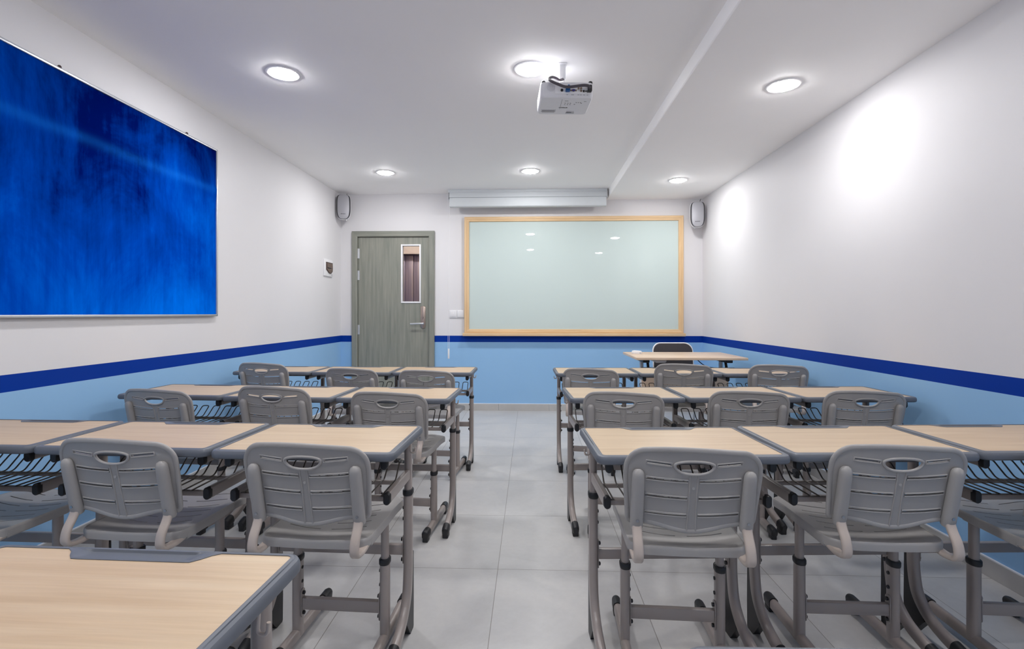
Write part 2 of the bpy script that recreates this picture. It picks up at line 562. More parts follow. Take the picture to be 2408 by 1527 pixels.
for x0, x1, z0, z1 in ((lx0, wx0, 0.006, lz1), (wx1, lx1, 0.006, lz1), (wx0, wx1, 0.006, wz0), (wx0, wx1, wz1, lz1)):
    lf.box(((x0 + x1) / 2, ly, (z0 + z1) / 2), (x1 - x0, lt, z1 - z0))
leaf = lf.build('door_leaf', M['door_wood'], door)
vf = MB()
for x0, x1, z0, z1 in ((wx0 - 0.015, wx0 + 0.004, wz0 - 0.015, wz1 + 0.015), (wx1 - 0.004, wx1 + 0.015, wz0 - 0.015, wz1 + 0.015),
                       (wx0, wx1, wz0 - 0.015, wz0 + 0.004), (wx0, wx1, wz1 - 0.004, wz1 + 0.015)):
    vf.box(((x0 + x1) / 2, ly, (z0 + z1) / 2), (x1 - x0, lt + 0.014, z1 - z0), 0.002)
wfr = vf.build('vision_window_frame', M['white'], leaf)
MB().box(((wx0 + wx1) / 2, ly, (wz0 + wz1) / 2), (wx1 - wx0 - 0.008, 0.006, wz1 - wz0 - 0.008)).build('pane', M['pane'], leaf)
for z0, z1 in ((1.821, 1.939), (1.56, 1.673), (0.905, 1.02)):
    h_ = MB().cyl((lx0 - 0.002, -0.004, (z0 + z1) / 2), 0.007, z1 - z0, n=12)
    h_.box((lx0 + 0.008, -0.001, (z0 + z1) / 2), (0.02, 0.004, z1 - z0))
    h_.build('hinge', M['alu'], door)
hp = MB()
hx, hz0, hz1 = -1.285, 0.976, 1.247
out = [(-0.029, hz0 + 0.03), (-0.024, hz0 + 0.012), (-0.012, hz0 + 0.002), (0, hz0), (0.012, hz0 + 0.002), (0.024, hz0 + 0.012), (0.029, hz0 + 0.03),
       (0.029, hz1 - 0.012), (0.02, hz1 - 0.004), (0, hz1), (-0.02, hz1 - 0.004), (-0.029, hz1 - 0.012)]
hp.ring_loft([[Vector((hx + x, 0.001, z)) for x, z in out], [Vector((hx + x, -0.008, z)) for x, z in out], [Vector((hx + x * 0.85, -0.011, hz0 + (z - hz0) * 0.985 + 0.002)) for x, z in out]])
hpo = hp.build('handle_plate', M['brass'], leaf)
lv = MB().cyl((hx + 0.008, -0.03, 1.036), 0.011, 0.044, 'Y', 16)
lv.sweep(fillet([(hx + 0.012, -0.05, 1.036), (hx - 0.06, -0.052, 1.036), (hx - 0.145, -0.046, 1.032)], 0.03), oval(0.013, 0.02, 12), side=(0, 1, 0))
lv.build('lever', M['alu'], hpo)
lk = MB().cyl((hx - 0.001, -0.014, 1.108), 0.013, 0.010, 'Y', 16)
lk.box((hx - 0.001, -0.023, 1.106), (0.006, 0.012, 0.022), 0.002)
lk.build('thumb_turn', M['brass'], hpo)

# ------------------------------------------------------------------ recessed ceiling lights
def ceiling_lamp(m):
    r = empty('ceiling_downlight')
    MB().lathe((0, 0, 0), [(0.074, 0.0), (0.076, -0.004), (0.086, -0.006), (0.098, -0.003), (0.1, 0.0)], n=40).build('trim_ring', M['white'], r)
    MB().lathe((0, 0, 0), [(0.0745, -0.001), (0.073, -0.006), (0.066, -0.011), (0.05, -0.014), (0.02, -0.015)], n=32).build('diffuser', m, r)
    return r
cols = [(-1.473, ZC, 'left', 'over the left-hand desk block'), (0.0, ZC, 'middle', 'over the centre aisle'), (1.493, ZS, 'right', 'on the lowered ceiling strip')]
rows = [(5.03, 'farthest from the camera'), (2.93, 'in the middle row of lights'), (0.83, 'nearest the camera')]
for cx, cz, cn, cd in cols:
    lamp0 = ceiling_lamp(M[{'left': 'lamp', 'middle': 'lamp_mid', 'right': 'lamp_right'}[cn]]); first = True
    for ry, rd in rows:
        o = lamp0 if first else copy_tree(lamp0); first = False
        o.location = (cx, ry + (0.075 if cn == 'right' else 0.0), cz)
        lab = 'round white recessed ceiling light %s, %s' % (cd, rd)
        if cn == 'middle' and ry == 2.93: lab = 'round white recessed ceiling light right beside the projector mount'
        tag(o, lab, 'ceiling light', 'recessed ceiling lights')

# ------------------------------------------------------------------ whiteboard
wb = empty('whiteboard', (0, YB, 0)); tag(wb, 'large glass whiteboard in a pale oak frame on the far wall', 'whiteboard')
bx0, bx1, bz0, bz1 = -0.783, 1.791, 0.926, 2.304
fp = [(0, 0), (0, -0.042), (0.006, -0.046), (0.026, -0.046), (0.028, -0.040), (0.052, -0.038), (0.056, -0.030), (0.056, 0)]
fo2 = MB()
for x, sgn in ((bx0, 1), (bx1, -1)):
    fo = MB(); fo.prism(fp, lambda p: Vector((x + sgn * p[0], p[1], bz0 + p[0] * 0.8)), lambda p: Vector((x + sgn * p[0], p[1], bz1 - p[0])))
    fo.build('frame_upright', M['frame_wood_v'], wb, 25)
fo2.prism(fp, lambda p: Vector((bx0 + p[0], p[1], bz1 - p[0])), lambda p: Vector((bx1 - p[0], p[1], bz1 - p[0])))
fo2.build('frame_rail', M['frame_wood'], wb, 25)
fo2 = MB()
fo2.prism(fp, lambda p: Vector((bx0 + p[0], p[1], bz0 + p[0] * 0.8)), lambda p: Vector((bx1 - p[0], p[1], bz0 + p[0] * 0.8)))
fo2.build('frame_rail', M['frame_wood'], wb, 25)
MB().box((0.504, -0.038, 0.908), (2.606, 0.076, 0.035), 0.003).build('pen_ledge', M['frame_wood'], wb)
gb = MB().box((0, 0, 0), (bx1 - bx0 - 0.10, 0.012, bz1 - bz0 - 0.095)).build('glass_panel', M['glassboard'], wb, loc=(0.504, -0.018, 1.612))
gb.rotation_euler = (-0.0024, 0, 0)

# ------------------------------------------------------------------ projection screen case with pull chain
sc = empty('projection_screen_case', (0, 5.80, 0)); tag(sc, 'grey rolled-up projection screen case under the ceiling above the whiteboard', 'projection screen')
s0, s1 = -0.952, 0.880
MB().box(((s0 + s1) / 2, 0, ZC - 0.017), (s1 - s0, 0.10, 0.034), 0.003).build('mounting_rail', M['screen'], sc)
f1 = MB().prism([(-0.045, ZC - 0.034), (-0.048, ZC - 0.090), (-0.038, ZC - 0.096), (0.03, ZC - 0.096), (0.03, ZC - 0.034)],
                lambda p: Vector((s0 + 0.012, p[0], p[1])), lambda p: Vector((s1 - 0.006, p[0], p[1])))
f1.build('upper_fascia', M['screen'], sc, 25)
f2 = MB().prism([(-0.050, ZC - 0.097), (-0.056, ZC - 0.15), (-0.052, ZC - 0.192), (-0.044, ZC - 0.200), (0.02, ZC - 0.200), (0.03, ZC - 0.097)],
                lambda p: Vector((s0 + 0.018, p[0], p[1])), lambda p: Vector((s1 - 0.010, p[0], p[1])))
f2.build('screen_roll', M['screen'], sc, 25)
eb = MB()
for x in (s0 + 0.004, s1 - 0.002):
    eb.prism([(-0.052, ZC - 0.034), (-0.052, ZC - 0.105), (0.03, ZC - 0.13), (0.03, ZC - 0.034)], lambda p: Vector((x - 0.004, p[0], p[1])), lambda p: Vector((x + 0.004, p[0], p[1])))
eb.build('end_bracket', M['alu'], sc)
ch = MB()
for x, top in ((s0 - 0.004, ZC - 0.09), (s0 + 0.014, ZC - 0.11)):
    z = top
    ch.sweep([(x, -0.030, top), (s0 + 0.005 + (x - s0 - 0.005) * 0.9, -0.030, 0.74)], circ(0.0011, 6))
    while z > 0.74:
        ch.lathe((x + (s0 + 0.005 - x) * 0.1 * (top - z) / (top - 0.74), -0.030, z), [(0.0005, -0.0026), (0.0024, -0.0012), (0.0024, 0.0012), (0.0005, 0.0026)], n=6)
        z -= 0.0085
cho = ch.build('pull_chain', M['white'], sc)
MB().box((s0 + 0.005, -0.030, 0.69), (0.020, 0.012, 0.115), 0.004).build('chain_weight', M['white'], cho)

# ------------------------------------------------------------------ wall switches
def switch(name, x0, x1, label, keys):
    o = empty(name, ((x0 + x1) / 2, YB, 1.15)); tag(o, label, 'switch', 'switch plates between door and whiteboard')
    w = x1 - x0 - 0.001
    MB().box((0, -0.005, 0), (w, 0.010, 0.092), 0.003).build('cover_plate', M['white'], o)
    if keys:
        MB().box((0, -0.0105, 0), (w * 0.82, 0.002, 0.07), 0.0008).build('key_surround', M['offwhite'], o)
        for k in range(keys):
            MB().box((-w * 0.40 + w * 0.8 * (k + 0.5) / keys, -0.0125, 0.0), (w * 0.8 / keys - 0.003, 0.004, 0.064), 0.001).build('rocker_key', M['white'], o)
    else:
        MB().box((0, -0.0115, 0.004), (w * 0.90, 0.003, 0.076), 0.001).build('rocker_key', M['white'], o)
        MB().box((0, -0.0115, -0.039), (w * 0.86, 0.002, 0.006), 0.0008).build('status_strip', M['alu'], o)
    return o
switch('light_switch', -0.967, -0.875, 'white light switch with narrow rocker keys, nearer the grey door', 3)
switch('light_switch', -0.874, -0.787, 'white blank-faced switch plate touching the whiteboard frame', 0)

# ------------------------------------------------------------------ corner speakers
def speaker(loc, rz, label, cable):
    o = empty('wall_speaker', loc, rz); tag(o, label, 'speaker', 'corner wall speakers')
    def outl(k=1.0, dz=0.0):
        W, pts = 0.083 * k, []
        top, bot = 0.147 * k, -0.147 * k
        N = 44
        for i in range(N):
            a = 2 * PI * i / N
            c, s = math.cos(a), math.sin(a)
            e = 0.42 if s > 0 else 0.62
            x = W * math.copysign(abs(c) ** e, c); z = (top if s > 0 else -bot) * math.copysign(abs(s) ** e, s)
            x *= 0.955 + 0.045 * math.cos((z - 0.0) / 0.147 * 1.2)
            pts.append((x, z + dz))
        return pts
    hb = MB()
    hb.ring_loft([[Vector((x * 0.55, 0.10, z * 0.78)) for x, z in outl()], [Vector((x * 0.9, 0.06, z * 0.95)) for x, z in outl()],
                  [Vector((x, 0.01, z)) for x, z in outl()], [Vector((x, -0.012, z)) for x, z in outl()], [Vector((x, -0.02, z)) for x, z in outl(0.975)]])
    hb.build('housing', M['offwhite'], o)
    MB().ring_loft([[Vector((x, -0.018, z)) for x, z in outl(0.97)], [Vector((x * 0.99, -0.0255, z)) for x, z in outl(0.965)]]).build('dark_surround', M['dark'], o)
    gr = MB()
    gr.ring_loft([[Vector((x * 0.84, -0.022, z * 0.985)) for x, z in outl(0.975)], [Vector((x * 0.82, -0.030, z * 0.98)) for x, z in outl(0.97)], [Vector((x * 0.76, -0.034, z * 0.94)) for x, z in outl(0.95)]])
    gr.build('front_grille', M['grille'], o)
    lg = MB(); lg.box((-0.023, -0.0350, -0.083), (0.008, 0.002, 0.007))
    for k in range(5): lg.box((-0.012 + k * 0.008, -0.0350, -0.083), (0.0055, 0.002, 0.0055))
    lg.build('logo', M['ink'], o)
    MB().lathe((0.03 * (1 if cable < 0 else -1), -0.002, -0.150), [(0.004, -0.006), (0.008, -0.003), (0.008, 0.004)], n=12).build('volume_knob', M['alu'], o)
    MB().box((0, 0.115, 0.0), (0.04, 0.09, 0.05), 0.005).build('wall_bracket', M['dark'], o)
    MB().sweep(fillet([(0.03, 0.02, 0.13), (0.036, 0.03, 0.17), (0.05 if cable > 0 else 0.03, 0.06, 0.19 if cable > 0 else 0.165)], 0.02), circ(0.0032, 8)).build('cable', M['dark'], o)
    return o
speaker((-2.186, 5.78, 2.402), math.radians(14), 'white wall speaker in the left corner beside the grey door', -1)
speaker((1.906, 5.78, 2.286), math.radians(-8), 'white wall speaker in the right corner beside the whiteboard', 1)

# ------------------------------------------------------------------ breaker box on the left wall
bb = empty('distribution_box', (XL, 5.545, 1.67)); tag(bb, 'small white breaker box with smoked cover on the left wall near the door', 'breaker box')
MB().box((0.008, 0, 0), (0.016, 0.232, 0.19), 0.005).build('face_plate', M['white'], bb)
po = [(-0.075, 0.062), (0.098, 0.062), (0.103, 0.0), (0.098, -0.035), (0.055, -0.062), (0.0, -0.062), (-0.075, -0.022)]
MB().prism(po, lambda p: Vector((0.015, p[0], p[1])), lambda p: Vector((0.022, p[0], p[1]))).build('cover_rim', M['smoke_dark'], bb)
cd = MB().prism([(x * 0.86 + 0.002, z * 0.84) for x, z in po], lambda p: Vector((0.021, p[0], p[1])), lambda p: Vector((0.0245, p[0], p[1])))
cdo = cd.build('smoked_door', M['smoke'], bb)
MB().box((0.0245, 0.0, -0.002), (0.003, 0.11, 0.010), 0.001).build('breaker_row', M['ink'], cdo)
text_mesh('H', 0.022, 'logo', M['bluemark'], bb, Matrix.Translation((0.0165, 0.085, -0.074)) @ Matrix(((0, 0, 1), (1, 0, 0), (0, 1, 0))).to_4x4())

# ------------------------------------------------------------------ blue felt board on the left wall
fb = empty('felt_pinboard', (XL, 0, 0)); tag(fb, 'large royal blue felt pinboard with thin aluminium edge on the left wall', 'pinboard')
y0, y1, z0, z1 = 1.25, 3.530, 1.140, 2.340
grid = MB(); ny, nz = 70, 110
vs = []
for j in range(nz + 1):
    for i in range(ny + 1):
        yy = y0 + 0.012 + (y1 - y0 - 0.024) * i / ny; zz = z0 + 0.012 + (z1 - z0 - 0.024) * j / nz
        zc = 2.052 + 0.006 * math.sin(yy * 3.1)
        d = 0.006 * math.exp(-((zz - zc) / (0.07 if zz < zc else 0.026)) ** 2) * (0.55 + 0.45 * (yy - y0) / (y1 - y0)) + 0.0008 * math.sin(yy * 9 + zz * 3) + 0.0006 * math.sin(yy * 23 - zz * 7)
        vs.append((0.021 + d, yy, zz))
grid.add(vs, [(j * (ny + 1) + i, j * (ny + 1) + i + 1, (j + 1) * (ny + 1) + i + 1, (j + 1) * (ny + 1) + i) for j in range(nz) for i in range(ny)])
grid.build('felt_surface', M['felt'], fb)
af = MB()
for (cy, cz, sy, sz) in (((y0 + y1) / 2, z0 + 0.006, y1 - y0, 0.014), ((y0 + y1) / 2, z1 - 0.006, y1 - y0, 0.014), (y0 + 0.006, (z0 + z1) / 2, 0.014, z1 - z0), (y1 - 0.006, (z0 + z1) / 2, 0.014, z1 - z0)):
    af.box((0.014, cy, cz), (0.028, sy, sz), 0.003)
af.build('edge_trim', M['alu'], fb)
MB().box((0.008, (y0 + y1) / 2, (z0 + z1) / 2), (0.014, y1 - y0 - 0.01, z1 - z0 - 0.01)).build('backing_panel', M['offwhite'], fb)
for yy in (2.33, 3.224):
    hk = MB().lathe((0.012, yy, z1 + 0.008), [(0.0085, -0.008), (0.0085, 0.004), (0.005, 0.009)], n=12)
    hk.build('hanging_hook', M['smoke_dark'], fb)

# ------------------------------------------------------------------ projector on its ceiling mount
pj = empty('projector', (0.195, 2.895, ZC), math.radians(3.5)); tag(pj, 'white projector hanging upside down from a short ceiling mount', 'projector')
pb, pt = 2.355 - ZC, 2.440 - ZC
bd = MB()
W2, D2 = 0.147, 0.120
o1 = rrect(-W2, W2, -D2, D2, 0.022, 6)
bd.ring_loft([[Vector((x * 0.955, y * 0.95, pb)) for x, y in o1], [Vector((x * 0.985, y * 0.985, pb + 0.005)) for x, y in o1], [Vector((x, y, pb + 0.016)) for x, y in o1],
              [Vector((x, y, pt - 0.012)) for x, y in o1], [Vector((x * 0.985, y * 0.97, pt)) for x, y in o1]])
for x, w in ((0.002, 0.010), (0.032, 0.016), (0.064, 0.009), (0.078, 0.009), (0.096, 0.011), (0.114, 0.010)):
    bd.box((x, -D2 - 0.0006, pt - 0.070), (w, 0.0012, 0.0014), 0, 1)
for x, y, w, h in [(0.005, -0.074, 0.02, 0.0024), (0.11, -0.07, 0.014, 0.0024)] + [(x, y, 0.007, 0.004) for x, y in ((0.0, -0.045), (0.016, -0.045), (0.03, -0.045), (0.0, -0.026), (0.016, -0.026), (0.03, -0.026), (0.062, -0.056), (0.074, -0.056), (0.086, -0.056), (0.055, -0.03), (0.092, -0.045))] + [(-0.085, 0.052 + k * 0.010, 0.085 - (k % 2) * 0.01, 0.0025) for k in range(4)]:
    bd.box((x, y, pb - 0.0003), (w, h, 0.0012), 0, 1)
body = bd.build('body', [M['offwhite'], M['mark']], pj)
mt = MB().box((-0.012, -0.01, -0.004), (0.052, 0.052, 0.008), 0.002)
mt.box((-0.012, -0.01, -0.045), (0.036, 0.036, 0.09), 0.003)
mt.box((-0.012, -0.01, -0.098), (0.026, 0.026, 0.03), 0.002, 0)
mt.lathe((-0.012, -0.01, -0.128), [(0.018, 0.024), (0.026, 0.016), (0.026, -0.004), (0.03, -0.026)], n=20)
mt.box((0.0, -0.006, pt + 0.004), (0.13, 0.12, 0.008), 0.002)
mt.build('ceiling_mount', M['white'], pj)
for x in (-0.128, 0.135):
    MB().lathe((x, -0.096, pt + 0.004), [(0.011, -0.006), (0.012, 0.0), (0.012, 0.006), (0.009, 0.010)], n=16).build('adjustable_foot', M['black'], body)
yb = -D2
vg = MB()
for r in range(1, 5):
    for k in range(6 * r):
        a = 2 * PI * k / (6 * r)
        vg.cyl((-0.088 + 0.0052 * r * math.cos(a), yb - 0.0003, pt - 0.030 + 0.0052 * r * math.sin(a)), 0.0013, 0.0014, 'Y', 6)
vg.build('speaker_grille', M['grille'], body)
rp = MB().box((0.035, yb - 0.0006, pt - 0.044), (0.20, 0.0016, 0.040), 0.0006); rp.build('connector_panel', M['white'], body)
zz = pt - 0.046
MB().cyl((-0.028, yb - 0.003, zz), 0.0075, 0.006, 'Y', 16).build('round_socket', M['black'], body)
cb = MB().box((0.004, yb - 0.012, zz - 0.001), (0.024, 0.024, 0.019), 0.003); cb.box((0.008, yb - 0.018, zz + 0.014), (0.012, 0.016, 0.016), 0.003)
cb.build('blue_plug', M['bluejack'], body)
vgs = MB().cyl((0.037, yb - 0.002, zz), 0.0075, 0.004, 'Y', 12); vgs.box((0.037, yb - 0.002, zz), (0.036, 0.003, 0.009), 0.001)
vgs.build('video_socket', M['socket'], body)
MB().box((0.037, yb - 0.005, zz), (0.018, 0.004, 0.011), 0.003).build('violet_insert', M['indigo'], body)
for x, dz in ((0.064, 0.011), (0.079, 0.011), (0.079, -0.003)):
    MB().lathe((x, yb - 0.002, zz + dz), [(0.0028, -0.004), (0.0055, -0.004), (0.0055, 0.002), (0.001, 0.002)], 'Y', 14).build('round_jack', M['socket'], body)
MB().box((0.0935, yb - 0.002, zz - 0.004), (0.010, 0.004, 0.012), 0.001).build('square_socket', M['black'], body)
us = MB().box((0.108, yb - 0.002, zz - 0.004), (0.015, 0.004, 0.006), 0.001); us.box((0.1135, yb - 0.002, zz - 0.012), (0.005, 0.003, 0.003)); us.build('flat_socket', M['black'], body)
zb = pb - 0.0003
MB().box((-0.022, -0.03, zb), (0.0012, 0.13, 0.0014)).build('panel_seam', M['mark'], body)
text_mesh('EPSON', 0.0165, 'logo', M['ink'], body, Matrix.Translation((-0.004, 0.015, pb - 0.0006)) @ Matrix.Rotation(PI, 4, 'Y'))
ls = MB().box((0.045, 0.070, zb), (0.045, 0.006, 0.002), 0.0008); ls.box((0.045, 0.092, zb), (0.05, 0.018, 0.0016), 0.0005)
ls.build('lens_slider', M['grille'], body)
MB().box((0.038, 0.083, zb - 0.0008), (0.030, 0.005, 0.002), 0.0008).build('slider_slot', M['black'], body)
cb2 = fillet([(-0.008, -0.03, -0.092), (-0.035, -0.07, -0.120), (-0.075, -0.09, -0.108), (-0.105, -0.12, -0.135), (-0.085, -0.150, -0.165), (-0.02, -0.160, -0.196), (0.01, -0.160, -0.197), (0.09, -0.158, -0.185), (0.118, -0.154, -0.186), (0.126, -0.138, -0.200)], 0.03, 5)
MB().sweep(cb2, oval(0.006, 0.016, 10), side=(0, 1, 0)).build('cable', M['ribbon'], pj)
pp = MB().box((0.126, yb - 0.012, pt - 0.040), (0.022, 0.026, 0.036), 0.005); pp.build('power_plug', M['black'], body)

# ------------------------------------------------------------------ student desk (local: +y towards the whiteboard, far edge at +0.195)
DW, DD, ZT = 0.585, 0.39, 0.735
def smooth(t):
    t = max(0.0, min(1.0, t)); return t * t * (3 - 2 * t)
def tray(x):
    a = abs(x); return 0.034 * (1 - smooth((a - 0.104) / 0.040))
def rim_loop(fr, drop_side=0.0, drop_tray=0.0, z=ZT, tr=0.0):
    """one rounded-rectangle loop; fr = how far in from the outer edge (0..1)"""
    x0, x1 = -DW / 2 + 0.020 * fr, DW / 2 - 0.020 * fr
    ya, yb_ = -DD / 2 + 0.023 * fr, DD / 2 - 0.012 * fr
    r = max(0.030 - 0.020 * fr, 0.006)
    pts = []
    def arc(cx, cy, a0):
        for i in range(7):
            a = math.radians(a0 + 15 * i); pts.append([cx + r * math.cos(a), cy + r * math.sin(a), z])
    arc(x1 - r, yb_ - r, 0)
    N = 44
    for i in range(1, N):
        x = (x1 - r) + (x0 - x1 + 2 * r) * i / N
        tx = tray(x)
        inner = smooth((0.112 - abs(x)) / 0.012)
        pts.append([x, yb_ - tx * tr, z - drop_tray * inner])
    arc(x0 + r, yb_ - r, 90)
    K = 16
    for i in range(1, K):
        y = (yb_ - r) + (ya - yb_ + 2 * r) * i / K
        g = smooth((y + 0.06) / 0.02)
        pts.append([x0, y, z - drop_side * g])
    arc(x0 + r, ya + r, 180)
    for i in range(1, 12):
        pts.append([(x0 + r) + (x1 - x0 - 2 * r) * i / 12, ya, z])
    arc(x1 - r, ya + r, 270)
    for i in range(1, K):
        y = (ya + r) + (yb_ - ya - 2 * r) * i / K
        g = smooth((y + 0.06) / 0.02)
        pts.append([x1, y, z - drop_side * g])
    return [Vector(p) for p in pts]
def make_desk():
    R = empty('student_desk')
    rim = MB()
    L = [rim_loop(0.55, z=ZT - 0.024), rim_loop(0.22, z=ZT - 0.025), rim_loop(0.05, z=ZT - 0.021), rim_loop(0.0, z=ZT - 0.0135), rim_loop(0.06, z=ZT - 0.006),
         rim_loop(0.22, z=ZT - 0.0015), rim_loop(0.42, z=ZT), rim_loop(0.50, z=ZT + 0.0004), rim_loop(0.54, 0.0022, 0.0, ZT + 0.0002, 0.12), rim_loop(0.60, 0.0022, 0.0035, ZT, 0.17),
         rim_loop(0.66, 0.0, 0.0040, ZT, 0.24), rim_loop(0.80, 0.0, 0.0038, ZT, 0.80), rim_loop(0.86, 0.0, 0.0, ZT + 0.0004, 0.90), rim_loop(1.0, 0.0, 0.0, ZT, 1.0), rim_loop(1.0, 0.0, 0.0, ZT - 0.006, 1.0)]
    rim.ring_loft(L, caps=False)
    rim.build('edge_rim', M['rim'], R, 30)
    ow = [(v.x, v.y) for v in rim_loop(1.0, tr=1.0)]
    tp = MB(); n = len(ow)
    plate(tp, ow, [], 0.06, lambda v: Vector((v.x, v.y, ZT - 0.0012)), lambda v: Vector((v.x, v.y, ZT - 0.012)))
    tp.build('tabletop', M['wood'], R)
    us_ = [(v.x, v.y) for v in rim_loop(0.55)]
    MB().prism(us_, lambda p: Vector((p[0], p[1], ZT - 0.0235)), lambda p: Vector((p[0], p[1], ZT - 0.0205))).build('underside_board', M['rim'], R)
    UY = 0.125
    for s in (-1, 1):
        x = s * 0.250
        tr_ = MB().sweep([(x, 0.165, 0.692), (x, -0.145, 0.692)], oval(0.020, 0.032, 16), side=(1, 0, 0)).build('top_rail', M['tube'], R)
        MB().sweep([(x, -0.140, 0.692), (x, -0.154, 0.692), (x, -0.157, 0.692)], oval(0.023, 0.036, 16), side=(1, 0, 0), scales=[1, 1, 0.85]).build('end_cap', M['black'], tr_)
        MB().sweep([(x, UY, 0.50), (x, UY, 0.682)], oval(0.025, 0.038, 18), side=(1, 0, 0)).build('upper_post', M['tube'], R)
        sr = MB().sweep([(x, UY - 0.01, 0.575), (x, -0.118, 0.575)], [(a, b) for a, b in rrect(-0.010, 0.010, -0.018, 0.018, 0.005, 3)], side=(1, 0, 0)).build('side_rail', M['tube'], R)
        MB().sweep([(x, -0.114, 0.575), (x, -0.128, 0.575), (x, -0.131, 0.575)], oval(0.022, 0.040, 16), side=(1, 0, 0), scales=[1, 1, 0.85]).build('end_cap', M['black'], sr)
        MB().sweep([(x, UY, 0.500), (x, UY, 0.504), (x, UY, 0.516), (x, UY, 0.520)], oval(0.036, 0.052, 18), side=(1, 0, 0), scales=[0.94, 1, 1, 0.9]).build('collar', M['black'], R)
        path = fillet([(x, UY, 0.503), (x, UY, 0.34), (x, UY, 0.23), (x, 0.108, 0.135), (x, 0.055, 0.078), (x, -0.02, 0.050), (x, -0.078, 0.037)], 0.06, 5)
        lg = MB().sweep(path, oval(0.031, 0.044, 18), side=(1, 0, 0)).build('leg', M['tube'], R)
        cp = MB().sweep([(x, -0.046, 0.044), (x, -0.074, 0.037), (x, -0.088, 0.031), (x, -0.095, 0.029)], oval(0.036, 0.052, 18), side=(1, 0, 0), scales=[1, 1, 0.92, 0.6])
        cp.box((x, -0.066, 0.012), (0.030, 0.046, 0.024), 0.004)
        cp.build('foot_cap', M['black'], lg)
        hg = MB()
        pr = [(0.146, 0.285), (0.151, 0.280), (0.153, 0.10), (0.151, 0.006), (0.147, 0.0), (0.108, 0.0), (0.100, 0.010), (0.060, 0.062), (0.095, 0.110), (0.118, 0.160), (0.134, 0.22)]
        hg.prism(pr, lambda p: Vector((x - 0.013, p[0], p[1])), lambda p: Vector((x + 0.013, p[0], p[1])))
        hg.build('heel_guard', M['black'], lg, 25)
        MB().sweep([(x - s * 0.0155, UY, 0.298), (x - s * 0.0185, UY, 0.298)], oval(0.026, 0.105, 16), side=(0, 1, 0)).build('bolt_plate', M['tube'], lg)
        for z in (0.335, 0.261):
            MB().lathe((x - s * 0.0215, UY, z), [(0.007, -0.004), (0.007, 0.003), (0.004, 0.005)], 'X', 10).build('bolt', M['black'], lg)
        for z in (0.45, 0.41):
            MB().lathe((x - s * 0.0165, UY, z), [(0.006, -0.003), (0.006, 0.002), (0.003, 0.003)], 'X', 10).build('bolt', M['black'], lg)
        hx_ = s * 0.270
        MB().sweep(fillet([(x + s * 0.010, 0.09, 0.700), (hx_, 0.084, 0.700), (hx_, 0.080, 0.664), (hx_ + s * 0.017, 0.078, 0.664), (hx_ + s * 0.019, 0.078, 0.684)], 0.010), circ(0.0032, 8)).build('bag_hook', M['tube_light'], R)
    MB().box((0, UY, 0.298), (0.463, 0.020, 0.036), 0.003).build('stretcher', M['tube'], R)
    ap = MB().box((0, UY + 0.012, 0.686), (0.476, 0.020, 0.044), 0.003).build('apron_beam', M['tube'], R)
    hl = MB()
    for x in (-0.05, 0.05): hl.cyl((x, UY + 0.0012, 0.690), 0.0045, 0.002, 'Y', 10)
    hl.build('screw_hole', M['black'], ap)
    bk = MB()
    bk.box((0, -0.100, 0.567), (0.482, 0.016, 0.016), 0.002); bk.box((0, 0.040, 0.570), (0.482, 0.014, 0.013), 0.002)
    basket = bk.build('basket_rail', M['tube'], R)
    for k in range(7):
        xc = -0.207 + 0.069 * k; hw = 0.0205
        MB().sweep(fillet([(xc - hw, -0.107, 0.578), (xc - hw, 0.045, 0.579), (xc - hw * 0.95, 0.098, 0.628), (xc + hw * 0.95, 0.098, 0.628), (xc + hw, 0.045, 0.579), (xc + hw, -0.107, 0.578)], 0.012, 4), circ(0.0026, 8)).build('basket_wire', M['wire'], basket)
    return R

# ------------------------------------------------------------------ student chair (local: +y towards the desk, origin under the posts)
PX = 0.157
TILT = 0.2126
def back_y(x, z):
    return -0.222 - (z - 0.545) * TILT - 0.020 * (1 - (x / 0.19) ** 2) + 0.006
def back_outline():
    pts = []
    def bz(x): return 0.543 - 0.012 * (1 + math.cos(PI * max(-1, min(1, x / 0.14))))
    n = 30
    for i in range(n + 1):
        x = -0.168 + 0.336 * i / n
        pts.append((x, bz(x)))
    for i in range(1, 6):
        a = math.radians(-90 + 18 * i); pts.append((0.168 + 0.013 * math.cos(a), 0.554 + 0.013 * math.sin(a)))
    pts += [(0.184, 0.60), (0.188, 0.65), (0.190, 0.69)]
    def top(x): return 0.770 - 0.012 * (x / 0.19) ** 2 - 0.003 * math.sin(x * 12)
    for i in range(1, 9):
        a = math.radians(90.0 * i / 8); pts.append((0.132 + 0.058 * math.cos(a), 0.704 + (top(0.132) - 0.704) * math.sin(a)))
    for i in range(1, 16):
        x = 0.132 - 0.264 * i / 16; pts.append((x, top(x)))
    for i in range(0, 8):
        a = math.radians(90 + 90.0 * i / 8); pts.append((-0.132 + 0.058 * math.cos(a), 0.704 + (top(-0.132) - 0.704) * math.sin(a)))
    pts += [(-0.190, 0.69), (-0.188, 0.65), (-0.184, 0.60)]
    for i in range(0, 5):
        a = math.radians(180 + 18 * i); pts.append((-0.168 + 0.013 * math.cos(a), 0.554 + 0.013 * math.sin(a)))
    return pts
def slot_poly(c, x0, x1, h, n=8):
    """slim slot whose centre line is c(x)"""
    up = [(x0 + (x1 - x0) * i / n, c(x0 + (x1 - x0) * i / n) + h / 2) for i in range(n + 1)]
    dn = [(x, z - h) for x, z in reversed(up)]
    return dn[::-1] + up[::-1]
